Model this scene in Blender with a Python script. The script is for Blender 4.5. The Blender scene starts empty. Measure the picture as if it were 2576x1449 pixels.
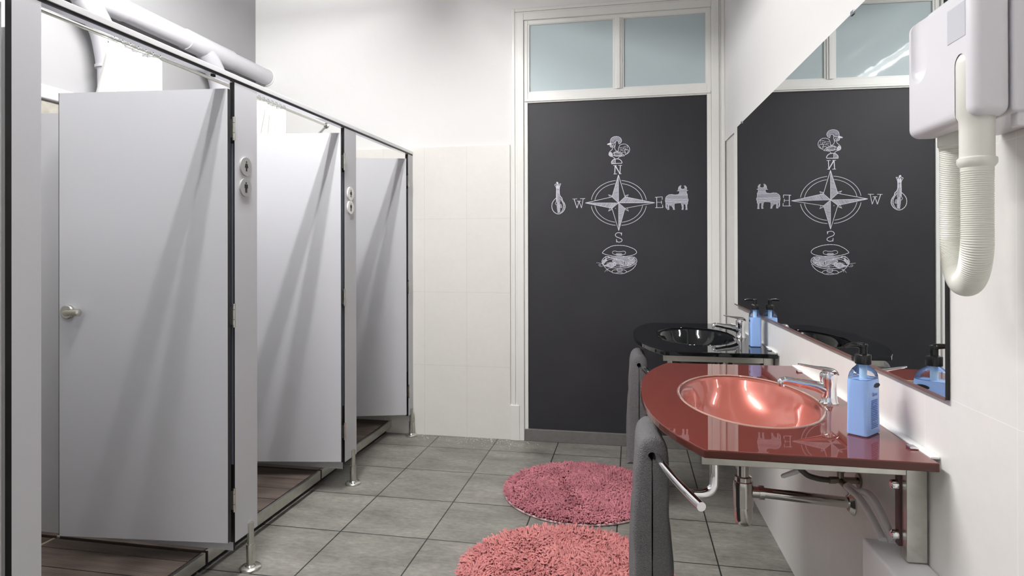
import bpy, bmesh, math, random
from mathutils import Vector, Matrix, noise
random.seed(7)
PI = math.pi
scn = bpy.context.scene
COL = scn.collection
R = math.radians

# ------------------------------------------------------------------ helpers
class MB:
    """collects shapes, then links them as ONE mesh object"""
    def __init__(self):
        self.v = []; self.f = []; self.m = []; self.s = []
    def add(self, verts, faces, mi=0, smooth=False):
        o = len(self.v)
        self.v += [tuple(p) for p in verts]
        for f in faces:
            self.f.append([i + o for i in f]); self.m.append(mi); self.s.append(smooth)
        return self
    def box(self, a, b, mi=0, M=None):
        x0, y0, z0 = a; x1, y1, z1 = b
        vs = [(x0,y0,z0),(x1,y0,z0),(x1,y1,z0),(x0,y1,z0),(x0,y0,z1),(x1,y0,z1),(x1,y1,z1),(x0,y1,z1)]
        if M is not None: vs = [M @ Vector(p) for p in vs]
        fs = [(0,3,2,1),(4,5,6,7),(0,1,5,4),(1,2,6,5),(2,3,7,6),(3,0,4,7)]
        return self.add(vs, fs, mi)
    def prism(self, poly, h0, h1, M=None, mi=0, smooth=False):
        """poly in local xy, extruded h0..h1 in local z"""
        n = len(poly)
        vs = [(p[0], p[1], h0) for p in poly] + [(p[0], p[1], h1) for p in poly]
        if M is not None: vs = [M @ Vector(p) for p in vs]
        self.add(vs, [list(range(n))[::-1], [i + n for i in range(n)]], mi)
        self.add(vs, [(i, (i+1) % n, (i+1) % n + n, i + n) for i in range(n)], mi, smooth)
        return self
    def sweep(self, path, rad, seg=16, mi=0, caps=True, closed=False):
        """tube along a path; rad is a number or a list"""
        P = [Vector(p) for p in path]; n = len(P)
        rs = rad if isinstance(rad, (list, tuple)) else [rad] * n
        T = []
        for i in range(n):
            if closed: t = P[(i+1) % n] - P[i-1]
            else: t = P[min(i+1, n-1)] - P[max(i-1, 0)]
            T.append(t.normalized() if t.length > 1e-9 else Vector((0,0,1)))
        up = Vector((0,0,1)) if abs(T[0].z) < .9 else Vector((1,0,0))
        N = (up - T[0] * up.dot(T[0])).normalized()
        vs = []
        for i in range(n):
            N = (N - T[i] * N.dot(T[i])).normalized()
            B = T[i].cross(N)
            for k in range(seg):
                a = 2 * PI * k / seg
                vs.append(P[i] + (N * math.cos(a) + B * math.sin(a)) * rs[i])
        fs = []
        m = n if closed else n - 1
        for i in range(m):
            j = (i + 1) % n
            for k in range(seg):
                k2 = (k + 1) % seg
                fs.append((i*seg+k, i*seg+k2, j*seg+k2, j*seg+k))
        self.add(vs, fs, mi, True)
        if caps and not closed:
            self.add(vs[:seg], [list(range(seg))[::-1]], mi)
            self.add(vs[-seg:], [list(range(seg))], mi)
        return self
    def cyl(self, a, b, r, r2=None, seg=24, mi=0):
        a, b = Vector(a), Vector(b)
        return self.sweep([a, b], [r, r if r2 is None else r2], seg, mi)
    def lathe(self, prof, c=(0,0,0), seg=32, M=None, mi=0, sx=1, sy=1):
        """prof: list of (r, z)"""
        vs = []; fs = []
        for r, z in prof:
            for k in range(seg):
                a = 2*PI*k/seg
                vs.append(Vector((c[0] + r*sx*math.cos(a), c[1] + r*sy*math.sin(a), c[2] + z)))
        n = len(prof)
        for i in range(n-1):
            for k in range(seg):
                k2 = (k+1) % seg
                fs.append((i*seg+k, i*seg+k2, (i+1)*seg+k2, (i+1)*seg+k))
        if M is not None: vs = [M @ p for p in vs]
        self.add(vs, fs, mi, True)
        if prof[0][0] > 1e-6: self.add(vs[:seg], [list(range(seg))[::-1]], mi)
        if prof[-1][0] > 1e-6: self.add(vs[-seg:], [list(range(seg))], mi)
        return self
    def build(self, name, mats, parent=None, bevel=0, bseg=2, merge=False, subsurf=0):
        me = bpy.data.meshes.new(name)
        me.from_pydata(self.v, [], self.f)
        for m in (mats if isinstance(mats, (list, tuple)) else [mats]): me.materials.append(m)
        me.polygons.foreach_set('material_index', self.m)
        me.polygons.foreach_set('use_smooth', self.s)
        if merge:
            b = bmesh.new(); b.from_mesh(me)
            bmesh.ops.remove_doubles(b, verts=b.verts, dist=1e-6)
            bmesh.ops.recalc_face_normals(b, faces=b.faces)
            b.to_mesh(me); b.free()
        me.update()
        if any(self.s) and not bevel and not subsurf: me.set_sharp_from_angle(angle=R(38))
        o = bpy.data.objects.new(name, me); COL.objects.link(o)
        if parent: o.parent = parent
        if bevel:
            d = o.modifiers.new('Bevel', 'BEVEL'); d.width = bevel; d.segments = bseg
            d.limit_method = 'ANGLE'; d.angle_limit = R(40); d.harden_normals = False
            for p in me.polygons: p.use_smooth = True
            d2 = o.modifiers.new('WN', 'WEIGHTED_NORMAL'); d2.keep_sharp = True
        if subsurf:
            d = o.modifiers.new('Sub', 'SUBSURF'); d.levels = d.render_levels = subsurf
        return o

def empty(name, loc=(0,0,0), rz=0):
    o = bpy.data.objects.new(name, None); COL.objects.link(o)
    o.empty_display_size = .05
    o.location = loc; o.rotation_euler = (0,0,rz)
    return o
def tag(o, label=None, cat=None, group=None, kind=None):
    if label: o['label'] = label
    if cat: o['category'] = cat
    if group: o['group'] = group
    if kind: o['kind'] = kind
    return o
def struct(o): o['kind'] = 'structure'; return o
def copy_tree(o, parent=None):
    c = o.copy(); COL.objects.link(c); c.parent = parent
    for ch in list(o.children): copy_tree(ch, c)
    return c

def smooth_path(pts, n=6, closed=False):
    P = [Vector(p) for p in pts]; m = len(P); out = []
    rng = range(m) if closed else range(m-1)
    for i in rng:
        if closed: p0, p1, p2, p3 = P[i-1], P[i], P[(i+1) % m], P[(i+2) % m]
        else: p0, p1, p2, p3 = P[max(i-1,0)], P[i], P[i+1], P[min(i+2, m-1)]
        for k in range(n):
            t = k / n
            out.append(.5*((2*p1)+(p2-p0)*t+(2*p0-5*p1+4*p2-p3)*t*t+(3*p1-p0-3*p2+p3)*t**3))
    if not closed: out.append(P[-1])
    return out

# ------------------------------------------------------------------ materials
def nt(name):
    m = bpy.data.materials.new(name); m.use_nodes = True
    t = m.node_tree; b = t.nodes['Principled BSDF']
    return m, t, b
def mat(name, col, rough=.5, metal=0, coat=0, spec=.5, noise_amt=0, nscale=20, bump=0, bscale=200, stretch=(1,1,1), bdist=.001, coat_rough=.03):
    m, t, b = nt(name)
    b.inputs['Base Color'].default_value = (*col, 1)
    b.inputs['Roughness'].default_value = rough
    b.inputs['Metallic'].default_value = metal
    b.inputs['Coat Weight'].default_value = coat
    b.inputs['Coat Roughness'].default_value = coat_rough
    b.inputs['Specular IOR Level'].default_value = spec
    tc = t.nodes.new('ShaderNodeTexCoord'); mp = t.nodes.new('ShaderNodeMapping')
    mp.inputs['Scale'].default_value = stretch
    t.links.new(tc.outputs['Object'], mp.inputs['Vector'])
    if noise_amt:
        n = t.nodes.new('ShaderNodeTexNoise'); n.inputs['Scale'].default_value = nscale
        n.inputs['Detail'].default_value = 6
        t.links.new(mp.outputs[0], n.inputs['Vector'])
        r = t.nodes.new('ShaderNodeMix'); r.data_type = 'RGBA'
        r.inputs['A'].default_value = (*[max(0, c*(1-noise_amt)) for c in col], 1)
        r.inputs['B'].default_value = (*[min(1, c*(1+noise_amt)) for c in col], 1)
        t.links.new(n.outputs['Fac'], r.inputs['Factor'])
        t.links.new(r.outputs['Result'], b.inputs['Base Color'])
    if bump:
        n2 = t.nodes.new('ShaderNodeTexNoise'); n2.inputs['Scale'].default_value = bscale
        n2.inputs['Detail'].default_value = 3
        t.links.new(mp.outputs[0], n2.inputs['Vector'])
        bp = t.nodes.new('ShaderNodeBump'); bp.inputs['Strength'].default_value = bump
        bp.inputs['Distance'].default_value = bdist
        t.links.new(n2.outputs['Fac'], bp.inputs['Height'])
        t.links.new(bp.outputs[0], b.inputs['Normal'])
    return m

def tile_mat(name, axes, bw, rh, off, c1, c2, mort, msize, rough, coat=0, cloud=0, stretch=(1,1,1), bumpd=.002, nscale=3):
    """rectangular tiles laid on two axes of object space; axes like 'XZ'"""
    m, t, b = nt(name)
    tc = t.nodes.new('ShaderNodeTexCoord'); sp = t.nodes.new('ShaderNodeSeparateXYZ')
    t.links.new(tc.outputs['Object'], sp.inputs[0])
    cb = t.nodes.new('ShaderNodeCombineXYZ')
    for i, ax in enumerate(axes):
        a = t.nodes.new('ShaderNodeMath'); a.operation = 'ADD'
        a.inputs[1].default_value = -off[i] + 50 * (bw if i == 0 else rh)
        t.links.new(sp.outputs[ax], a.inputs[0]); t.links.new(a.outputs[0], cb.inputs[i])
    br = t.nodes.new('ShaderNodeTexBrick'); br.offset = 0; br.squash = 1
    br.inputs['Scale'].default_value = 1; br.inputs['Brick Width'].default_value = bw
    br.inputs['Row Height'].default_value = rh; br.inputs['Mortar Size'].default_value = msize
    br.inputs['Mortar Smooth'].default_value = .1; br.inputs['Bias'].default_value = 0
    br.inputs['Color1'].default_value = (*c1, 1); br.inputs['Color2'].default_value = (*c2, 1)
    br.inputs['Mortar'].default_value = (*mort, 1)
    t.links.new(cb.outputs[0], br.inputs['Vector'])
    colout = br.outputs['Color']
    if cloud:
        mp = t.nodes.new('ShaderNodeMapping'); mp.inputs['Scale'].default_value = stretch
        t.links.new(tc.outputs['Object'], mp.inputs['Vector'])
        prev = None
        for sc, amt in ((nscale, cloud), (nscale*9, cloud*.8)):
            n = t.nodes.new('ShaderNodeTexNoise'); n.inputs['Scale'].default_value = sc
            n.inputs['Detail'].default_value = 8; n.inputs['Roughness'].default_value = .65
            t.links.new(mp.outputs[0], n.inputs['Vector'])
            mr = t.nodes.new('ShaderNodeMapRange')
            mr.inputs['From Min'].default_value = .3; mr.inputs['From Max'].default_value = .7
            mr.inputs['To Min'].default_value = 1-amt; mr.inputs['To Max'].default_value = 1+amt
            t.links.new(n.outputs['Fac'], mr.inputs['Value'])
            mx = t.nodes.new('ShaderNodeVectorMath'); mx.operation = 'SCALE'
            t.links.new(colout, mx.inputs[0]); t.links.new(mr.outputs[0], mx.inputs['Scale'])
            colout = mx.outputs[0]
    t.links.new(colout, b.inputs['Base Color'])
    b.inputs['Roughness'].default_value = rough; b.inputs['Coat Weight'].default_value = coat
    bp = t.nodes.new('ShaderNodeBump'); bp.invert = True; bp.inputs['Strength'].default_value = .6
    bp.inputs['Distance'].default_value = bumpd
    t.links.new(br.outputs['Fac'], bp.inputs['Height']); t.links.new(bp.outputs[0], b.inputs['Normal'])
    return m

M = {}
M['plaster'] = mat('white_plaster', (.84,.84,.83), .85, bump=.25, bscale=14, noise_amt=.02, nscale=3, bdist=.01)
M['shower_plaster'] = mat('dimmed_shower_plaster', (.32,.32,.325), .85, bump=.25, bscale=14, noise_amt=.04, nscale=3, bdist=.01)  # base colour darkened to offset the strong lamp light on this wall
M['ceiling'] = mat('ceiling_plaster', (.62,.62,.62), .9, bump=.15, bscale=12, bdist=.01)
M['trim'] = mat('white_gloss_paint', (.84,.84,.81), .35, noise_amt=.03, nscale=6, bump=.12, bscale=30, bdist=.003)
M['hpl'] = mat('pale_grey_laminate', (.515,.52,.545), .42, noise_amt=.05, nscale=500, bump=.05, bscale=900, bdist=.0003)
M['core'] = mat('black_laminate_core', (.006,.006,.007), .5, noise_amt=.4, nscale=60)
M['seal'] = mat('blue_grey_strip', (.12,.14,.18), .5)
M['alu'] = mat('white_aluminium', (.74,.74,.76), .32, metal=.25, noise_amt=.03, nscale=200)
M['alumirror'] = mat('polished_aluminium', (.75,.75,.8), .15, metal=1)
M['steel'] = mat('brushed_steel', (.60,.60,.555), .27, metal=1, noise_amt=.22, nscale=35)
M['satin'] = mat('satin_chrome', (.66,.65,.63), .14, metal=1)
M['chrome'] = mat('chrome', (.86,.86,.88), .05, metal=1)
M['sign'] = mat('satin_steel_disc', (.52,.52,.5), .45, metal=.7, noise_amt=.05, nscale=300)
M['signw'] = mat('pale_disc', (.78,.78,.76), .4)
M['black'] = mat('black_plastic', (.008,.008,.009), .18)
M['blackmatte'] = mat('black_print', (.01,.01,.011), .6)
M['board'] = mat('chalkboard_paint', (.024,.024,.028), .55, noise_amt=.25, nscale=4, spec=.35)
M['chalk'] = mat('white_chalk', (.72,.72,.79), .95, noise_amt=.12, nscale=400)
M['chalkdim'] = mat('rubbed_chalk', (.2,.2,.25), .95, noise_amt=.35, nscale=120)
M['pvc'] = mat('white_pvc', (.56,.56,.59), .42)
M['cream'] = mat('cream_plastic', (.76,.76,.70), .35)
M['dryer'] = mat('dryer_plastic', (.72,.71,.75), .3)
M['window_grey'] = mat('dryer_window', (.56,.57,.62), .25)
M['rubber'] = mat('dark_rubber', (.03,.03,.03), .6)
M['darkbraid'] = mat('braided_hose', (.12,.115,.11), .35, metal=.7, bump=.6, bscale=600)
M['whitehose'] = mat('white_hose', (.84,.84,.85), .35)
M['curtain'] = mat('white_curtain', (.8,.8,.79), .7)
M['redglass'] = mat('oxblood_glass', (.155,.033,.025), .02, spec=.75, noise_amt=.06, nscale=700)
M['redbowl'] = mat('copper_bowl', (.45,.120,.090), .30, metal=.35, coat=1, coat_rough=.02, noise_amt=.05, nscale=900)
M['rededge'] = mat('oxblood_edge', (.075,.018,.013), .15, noise_amt=.1, nscale=400)
M['rim'] = mat('pale_ring', (.42,.26,.21), .1, coat=1)
M['blkglass'] = mat('black_glass', (.004,.005,.006), .03)
M['blkbowl'] = mat('black_glass_bowl', (.006,.007,.008), .05)
M['towel'] = mat('grey_terry', (.165,.162,.166), .95, noise_amt=.35, nscale=260, bump=1, bscale=300, bdist=.006, spec=.1)
M['towel2'] = mat('grey_terry_band', (.1,.1,.11), .9, noise_amt=.25, nscale=260, bump=.6, bscale=500, bdist=.002, spec=.1)
M['liquid'] = mat('blue_soap', (.34,.53,.95), .18, spec=.4)
M['liquid'].node_tree.nodes['Principled BSDF'].inputs['Subsurface Weight'].default_value = .35
M['liquid'].node_tree.nodes['Principled BSDF'].inputs['Subsurface Radius'].default_value = (.01,.02,.04)
M['labelink'] = mat('blue_label_ink', (.05,.13,.42), .5)
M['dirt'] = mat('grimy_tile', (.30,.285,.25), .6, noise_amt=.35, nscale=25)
M['lampbody'] = mat('lamp_body', (.85,.85,.85), .4)
M['wood'] = None

def clear_mat():
    m, t, b = nt('clear_plastic')
    out = t.nodes['Material Output']
    tr = t.nodes.new('ShaderNodeBsdfTransparent'); tr.inputs[0].default_value = (.93,.95,.97,1)
    gl = t.nodes.new('ShaderNodeBsdfGlossy'); gl.inputs['Roughness'].default_value = .05
    fr = t.nodes.new('ShaderNodeFresnel'); fr.inputs['IOR'].default_value = 1.5
    mx = t.nodes.new('ShaderNodeMixShader')
    t.links.new(fr.outputs[0], mx.inputs[0]); t.links.new(tr.outputs[0], mx.inputs[1]); t.links.new(gl.outputs[0], mx.inputs[2])
    t.links.new(mx.outputs[0], out.inputs['Surface'])
    t.nodes.remove(b)
    return m
M['clear'] = clear_mat()

def pane_mat():
    m, t, b = nt('frosted_blue_glass')
    b.inputs['Base Color'].default_value = (.50,.595,.62,1); b.inputs['Roughness'].default_value = .55
    b.inputs['Coat Weight'].default_value = 1; b.inputs['Coat Roughness'].default_value = .03
    tc = t.nodes.new('ShaderNodeTexCoord'); v = t.nodes.new('ShaderNodeTexVoronoi'); v.inputs['Scale'].default_value = 34
    t.links.new(tc.outputs['Object'], v.inputs['Vector'])
    bp = t.nodes.new('ShaderNodeBump'); bp.inputs['Strength'].default_value = .035; bp.inputs['Distance'].default_value = .002
    t.links.new(v.outputs['Distance'], bp.inputs['Height']); t.links.new(bp.outputs[0], b.inputs['Coat Normal'])
    return m
M['pane'] = pane_mat()

def mirror_mat():
    m, t, b = nt('mirror_silver')
    b.inputs['Base Color'].default_value = (.86,.88,.88,1); b.inputs['Metallic'].default_value = 1
    b.inputs['Roughness'].default_value = 0.0
    return m
M['mirror'] = mirror_mat()

def deck_mat():
    m, t, b = nt('brown_composite_deck')
    tc = t.nodes.new('ShaderNodeTexCoord')
    n = t.nodes.new('ShaderNodeTexNoise'); n.inputs['Scale'].default_value = 6; n.inputs['Detail'].default_value = 7
    mp = t.nodes.new('ShaderNodeMapping'); mp.inputs['Scale'].default_value = (.6, 5, 1)
    t.links.new(tc.outputs['Object'], mp.inputs['Vector']); t.links.new(mp.outputs[0], n.inputs['Vector'])
    cr = t.nodes.new('ShaderNodeValToRGB')
    cr.color_ramp.elements[0].position = .3; cr.color_ramp.elements[0].color = (.060,.044,.036,1)
    cr.color_ramp.elements[1].position = .72; cr.color_ramp.elements[1].color = (.15,.115,.095,1)
    t.links.new(n.outputs['Fac'], cr.inputs[0]); t.links.new(cr.outputs[0], b.inputs['Base Color'])
    w = t.nodes.new('ShaderNodeTexWave'); w.bands_direction = 'Y'; w.inputs['Scale'].default_value = 52
    t.links.new(tc.outputs['Object'], w.inputs['Vector'])
    bp = t.nodes.new('ShaderNodeBump'); bp.inputs['Strength'].default_value = .5; bp.inputs['Distance'].default_value = .0015
    t.links.new(w.outputs['Fac'], bp.inputs['Height']); t.links.new(bp.outputs[0], b.inputs['Normal'])
    b.inputs['Roughness'].default_value = .55
    return m
M['wood'] = deck_mat()

def shag_mat(name, a, b_, dark):
    m, t, b = nt(name)
    tc = t.nodes.new('ShaderNodeTexCoord')
    n = t.nodes.new('ShaderNodeTexNoise'); n.inputs['Scale'].default_value = 7; n.inputs['Detail'].default_value = 6
    t.links.new(tc.outputs['Object'], n.inputs['Vector'])
    cr = t.nodes.new('ShaderNodeValToRGB')
    e = cr.color_ramp.elements
    e[0].position = .33; e[0].color = (*a, 1); e[1].position = .6; e[1].color = (*b_, 1)
    t.links.new(n.outputs['Fac'], cr.inputs[0])
    t.links.new(cr.outputs[0], b.inputs['Base Color'])
    b.inputs['Roughness'].default_value = .9; b.inputs['Specular IOR Level'].default_value = .15
    return m
M['shag_far'] = shag_mat('dusty_pink_shag', (.42,.155,.19), (.56,.22,.255), 0)
M['shag_near'] = shag_mat('salmon_pink_shag', (.55,.215,.215), (.68,.29,.28), 0)
M['matback'] = mat('pink_mat_base', (.20,.06,.075), .9)
M['hem'] = mat('pale_pink_hem', (.74,.5,.52), .9)

FT = .408
M['floor'] = tile_mat('grey_slate_tile', 'XY', FT, FT, (-.478, 3.012), (.195,.188,.168), (.225,.215,.195), (.02,.022,.021), .0032, .42, cloud=.34, stretch=(1,2.4,1), nscale=3.2)
TC = (.83,.815,.77)
M['tileback'] = tile_mat('cream_wall_tile', 'XZ', .30, .5, (-1.10, -.02), TC, tuple(c*.99 for c in TC), (.70,.685,.64), .0012, .3, cloud=.02, bumpd=.0008)
M['tileright'] = tile_mat('cream_wall_tile_side', 'YZ', .325, .5, (1.86, -.04), (.80,.785,.765), (.79,.775,.755), (.87,.86,.84), .0011, .32, cloud=.02, bumpd=.0008)

# ------------------------------------------------------------------ measures
Y_BACK = 4.082; X_LEFT = -2.69; Y_FRONT = -1.3; Z_CEIL = 3.12
A = R(1.3079)                        # the right-hand wall runs at a slight angle
CA, SA = math.cos(A), math.sin(A)
U_WALL = .676
RWM = Matrix(((CA,-SA,0,0),(SA,CA,0,0),(0,0,1,0),(0,0,0,1)))   # (across, along, up) of the right wall -> world
def W(u, v, z): return RWM @ Vector((u, v, z))
def SX(y): return -1.5181 + .00836 * y     # front plane of the cubicles

# ------------------------------------------------------------------ room shell
struct(MB().box((X_LEFT-.2, Y_FRONT-.2, -.1), (1.2, Y_BACK+.25, 0)).build('floor', M['floor']))
struct(MB().box((X_LEFT-.2, Y_FRONT-.2, Z_CEIL), (1.2, Y_BACK+.25, Z_CEIL+.1)).build('ceiling', M['ceiling']))
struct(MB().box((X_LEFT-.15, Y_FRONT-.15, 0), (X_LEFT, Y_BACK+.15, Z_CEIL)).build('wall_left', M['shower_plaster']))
# back wall with an opening for the doorway and its transom
wb = MB()
DX0, DX1, DZ1 = -.745, .545, 2.83
wb.box((X_LEFT, Y_BACK, 0), (DX0, Y_BACK+.15, Z_CEIL))
wb.box((DX1, Y_BACK, 0), (1.1, Y_BACK+.15, Z_CEIL))
wb.box((DX0, Y_BACK, DZ1), (DX1, Y_BACK+.15, Z_CEIL))
struct(wb.build('wall_back', M['plaster']))
struct(MB().box((X_LEFT, Y_FRONT-.15, 0), (1.1, Y_FRONT, Z_CEIL)).build('wall_front', M['plaster']))
wr = MB()
wr.box((U_WALL, Y_FRONT-.1, 0), (U_WALL+.15, Y_BACK+.1, 1.945), 1, RWM)
wr.box((U_WALL-.008, Y_FRONT-.1, 1.945), (U_WALL+.15, Y_BACK+.1, Z_CEIL), 0, RWM)
struct(wr.build('wall_right', [M['plaster'], M['tileright']]))
# tile dado on the back wall and, grimy above the partitions, on the left wall
struct(MB().box((X_LEFT, Y_BACK-.010, 0), (-.80, Y_BACK+.01, 1.972)).build('trim_1', M['tileback']))
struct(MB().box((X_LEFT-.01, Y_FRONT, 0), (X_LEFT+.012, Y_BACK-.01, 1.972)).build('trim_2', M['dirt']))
struct(MB().box((X_LEFT-.01, Y_FRONT, 1.972), (X_LEFT+.03, Y_BACK, 2.04)).build('trim_5', M['pvc'], bevel=.01))

# door casing
dc = MB()
yb = Y_BACK
def frame_rect(mb, x0, x1, z0, z1, w, y0, y1, bottom=False):
    mb.box((x0, y0, z0), (x0+w, y1, z1)); mb.box((x1-w, y0, z0), (x1, y1, z1)); mb.box((x0+w, y0, z1-w), (x1-w, y1, z1))
    if bottom: mb.box((x0+w, y0, z0), (x1-w, y1, z0+w))
frame_rect(dc, -.785, .575, 0, 2.875, .022, yb-.022, yb+.02)
frame_rect(dc, -.763, .553, 0, 2.853, .014, yb-.016, yb+.02)
frame_rect(dc, -.749, .539, 0, 2.839, .045, yb-.026, yb+.05)
struct(dc.build('trim_3', M['trim'], bevel=.003))
ic = MB()
frame_rect(ic, -.704, .494, .0, 2.794, .026, yb-.012, yb+.06)
ic.box((-.678, yb-.012, 2.244), (.468, yb+.06, 2.312))
ic.box((-.700, yb-.020, 2.252), (.490, yb-.008, 2.268))
struct(ic.build('door_1', M['trim'], bevel=.003))
# transom window: frame bars + two panes
w1 = empty('window_1', (0, 0, 0)); struct(w1)
wf = MB()
wf.box((-.106, yb-.016, 2.31), (-.060, yb+.05, 2.77))
wf.box((-.094, yb-.024, 2.31), (-.072, yb+.05, 2.77))
for x0, x1 in ((-.678, -.106), (-.060, .472)):
    frame_rect(wf, x0, x1, 2.308, 2.776, .012, yb-.008, yb+.02, True)
wf.build('window_frame', M['trim'], w1, bevel=.002)
MB().box((-.672, yb+.004, 2.314), (-.104, yb+.010, 2.770)).build('pane', M['pane'], w1)
MB().box((-.062, yb+.004, 2.314), (.468, yb+.010, 2.770)).build('pane', M['pane'], w1)
# dark stone sill at the foot of the doorway
struct(MB().box((-.70, yb-.02, 0), (.55, yb+.1, .078)).build('trim_4', mat('dark_stone_sill', (.15,.145,.135), .6, noise_amt=.25, nscale=30), bevel=.003))
# pieces of the casing foot block (left)
struct(MB().box((-.80, yb-.032, 0), (-.735, yb+.01, .235)).build('trim_6', M['trim'], bevel=.004))

# ------------------------------------------------------------------ chalkboard and its drawings
cb = empty('chalkboard', (-.09, yb, .078))
tag(cb, 'black chalkboard panel filling the white doorway, chalk compass rose drawn on it', 'chalkboard')
BY = yb - .002
def local(o, p):                       # keep world coordinates under a moved parent
    o.parent = p; o.matrix_parent_inverse = Matrix.Translation(p.location).inverted()
    return o
b_ = MB().box((-.680, BY, .078), (.470, yb+.03, 2.246)).build('board', M['board']); local(b_, cb)

def pxy(px, py):
    u, v = (px-1340)*3.45, (py-300)*3.45
    return (-.63454 + .00073559*u - .00000215*v, 2.12076 - .00074636*v - .0000117*u)
class Chalk:
    def __init__(self, ox, oy, k): self.o = (ox, oy, k); self.mb = MB(); self.d = 0
    def P(self, p): return pxy(self.o[0] + p[0]/self.o[2], self.o[1] + p[1]/self.o[2])
    def y(self):
        self.d += 1; return BY - .0009 - (self.d % 40) * .00001
    def stroke(self, pts, w=1.3, smooth=True, closed=False, mi=0):
        Q = [Vector((*self.P(p), 0)) for p in pts]
        if smooth and len(Q) > 2: Q = smooth_path(Q, 6, closed)
        if closed and not smooth or (closed and smooth): Q = Q + [Q[0]]
        y = self.y(); n = len(Q); hw = w * .0022 / 2; vs = []
        for i in range(n):
            t = (Q[min(i+1, n-1)] - Q[max(i-1, 0)])
            if t.length < 1e-9: t = Vector((1,0,0))
            t.normalize(); nn = Vector((-t.y, t.x, 0)) * hw * (1 + .18*math.sin(i*1.7+self.d))
            a, b = Q[i] + nn, Q[i] - nn
            vs += [(a.x, y, a.y), (b.x, y, b.y)]
        self.mb.add(vs, [(2*i, 2*i+1, 2*i+3, 2*i+2) for i in range(n-1)], mi)
        return self
    def poly(self, pts, w=1.3, **k): return self.stroke(pts, w, smooth=False, **k)
    def fill(self, pts, mi=1):
        y = BY - .0006
        self.mb.add([(self.P(p)[0], y, self.P(p)[1]) for p in pts], [list(range(len(pts)))], mi); return self
    def hatch(self, poly, ang=0, sp=9, w=.5, wob=1.5, mi=0, skip=.0):
        """clip parallel strokes to a polygon"""
        c, s = math.cos(ang), math.sin(ang)
        L = [(p[0]*c + p[1]*s, -p[0]*s + p[1]*c) for p in poly]
        y = min(p[1] for p in L) + sp*.5; ym = max(p[1] for p in L)
        while y < ym:
            xs = []
            for i in range(len(L)):
                a, b = L[i-1], L[i]
                if (a[1] > y) != (b[1] > y): xs.append(a[0] + (y-a[1])/(b[1]-a[1])*(b[0]-a[0]))
            xs.sort()
            for i in range(0, len(xs)-1, 2):
                if random.random() < skip: continue
                x0, x1 = xs[i], xs[i+1]
                pts = []
                for k in range(4):
                    x = x0 + (x1-x0)*k/3; yy = y + (random.uniform(-wob, wob) if 0 < k < 3 else 0)
                    pts.append((x*c - yy*s, x*s + yy*c))
                self.stroke(pts, w*random.uniform(.6, 1.3), mi=mi)
            y += sp * random.uniform(.7, 1.3)
        return self
    def build(self, name, label=None):
        o = self.mb.build(name, [M['chalk'], M['chalkdim']]); local(o, cb)
        if label: o['label'] = label
        return o

# compass rose
c = Chalk(1480, 430, 9.056)
C0 = (703, 728)
for rx, ry, w in ((632, 514, 1.3), (548, 444, 1.2)):
    def gap(a):
        x, y = rx*math.cos(a), ry*math.sin(a)
        return abs(x) > 55 + (18 if rx < 600 else 0) and abs(y) > 58
    arc = []; cnt = 180
    for i in range(cnt+1):
        a = 2*PI*i/cnt
        if gap(a): arc.append((C0[0]+rx*math.cos(a), C0[1]+ry*math.sin(a)))
        else:
            if len(arc) > 2: c.stroke(arc, w)
            arc = []
    if len(arc) > 2: c.stroke(arc, w)
N_, E_, S_, W_ = (700,88), (1520,725), (707,1360), (-60,728)
ne, se, sw, nw = (850,590), (850,850), (553,850), (553,590)
for p in (N_, E_, S_, W_): c.poly([C0, p], 1.2)
for a, b in ((nw,N_),(N_,ne),(ne,E_),(E_,se),(se,S_),(S_,sw),(sw,W_),(W_,nw)): c.poly([a, b], 1.3)
for p in (ne, se, sw, nw): c.poly([C0, p], 1.2)
for tri, an in (((N_, nw, C0), -.35), ((E_, ne, C0), -1.0), ((S_, se, C0), -.35), ((W_, sw, C0), -1.0)):
    c.fill(tri); c.hatch(tri, an, 12, .6)
for (p, q) in ((nw,(468,540)), (ne,(930,540)), (se,(932,915)), (sw,(468,915))):
    sx = 1 if q[0] > 700 else -1; sy = 1 if q[1] > 700 else -1
    c.poly([(p[0]-8*sx, p[1]+26*sy), q, (p[0]+50*sx, p[1]-6*sy)], 1.1); c.poly([q, p], .9)
c.stroke([(628,850),(640,858)], 1.6)
c.build('compass_drawing')

def serif(ox, oy, k, strokes, name):
    c = Chalk(ox, oy, k)
    for w, pts, sm in strokes: c.stroke(pts, w, smooth=sm)
    c.build(name)
serif(1480, 300, 9.056, [(2.0,[(625,1050),(615,1240)],0),(2.6,[(625,1050),(735,1240)],0),(2.2,[(742,1050),(735,1240)],0),
    (1.4,[(583,1052),(660,1050)],0),(1.4,[(692,1050),(780,1050)],0),(1.4,[(588,1243),(662,1241)],0),(1.4,[(715,1241),(768,1238)],0)], 'letter_N')
serif(1480, 560, 9.056, [(1.6,[(775,275),(760,245),(715,228),(660,238),(630,278),(650,320),(710,345),(765,370),(783,400),(765,430),(715,445),(670,432),(655,405)],1),
    (1.8,[(772,228),(770,290)],0),(1.8,[(655,378),(660,450)],0)], 'letter_S')
serif(1360, 420, 10.35, [(1.6,[(868,830),(948,1072)],0),(1.6,[(948,1072),(1003,895)],0),(1.6,[(1003,895),(1068,1068)],0),(1.6,[(1068,1068),(1115,825)],0),
    (1.3,[(825,832),(950,828)],0),(1.3,[(1030,825),(1165,820)],0),(1.3,[(950,888),(1055,888)],0)], 'letter_W')
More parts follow.
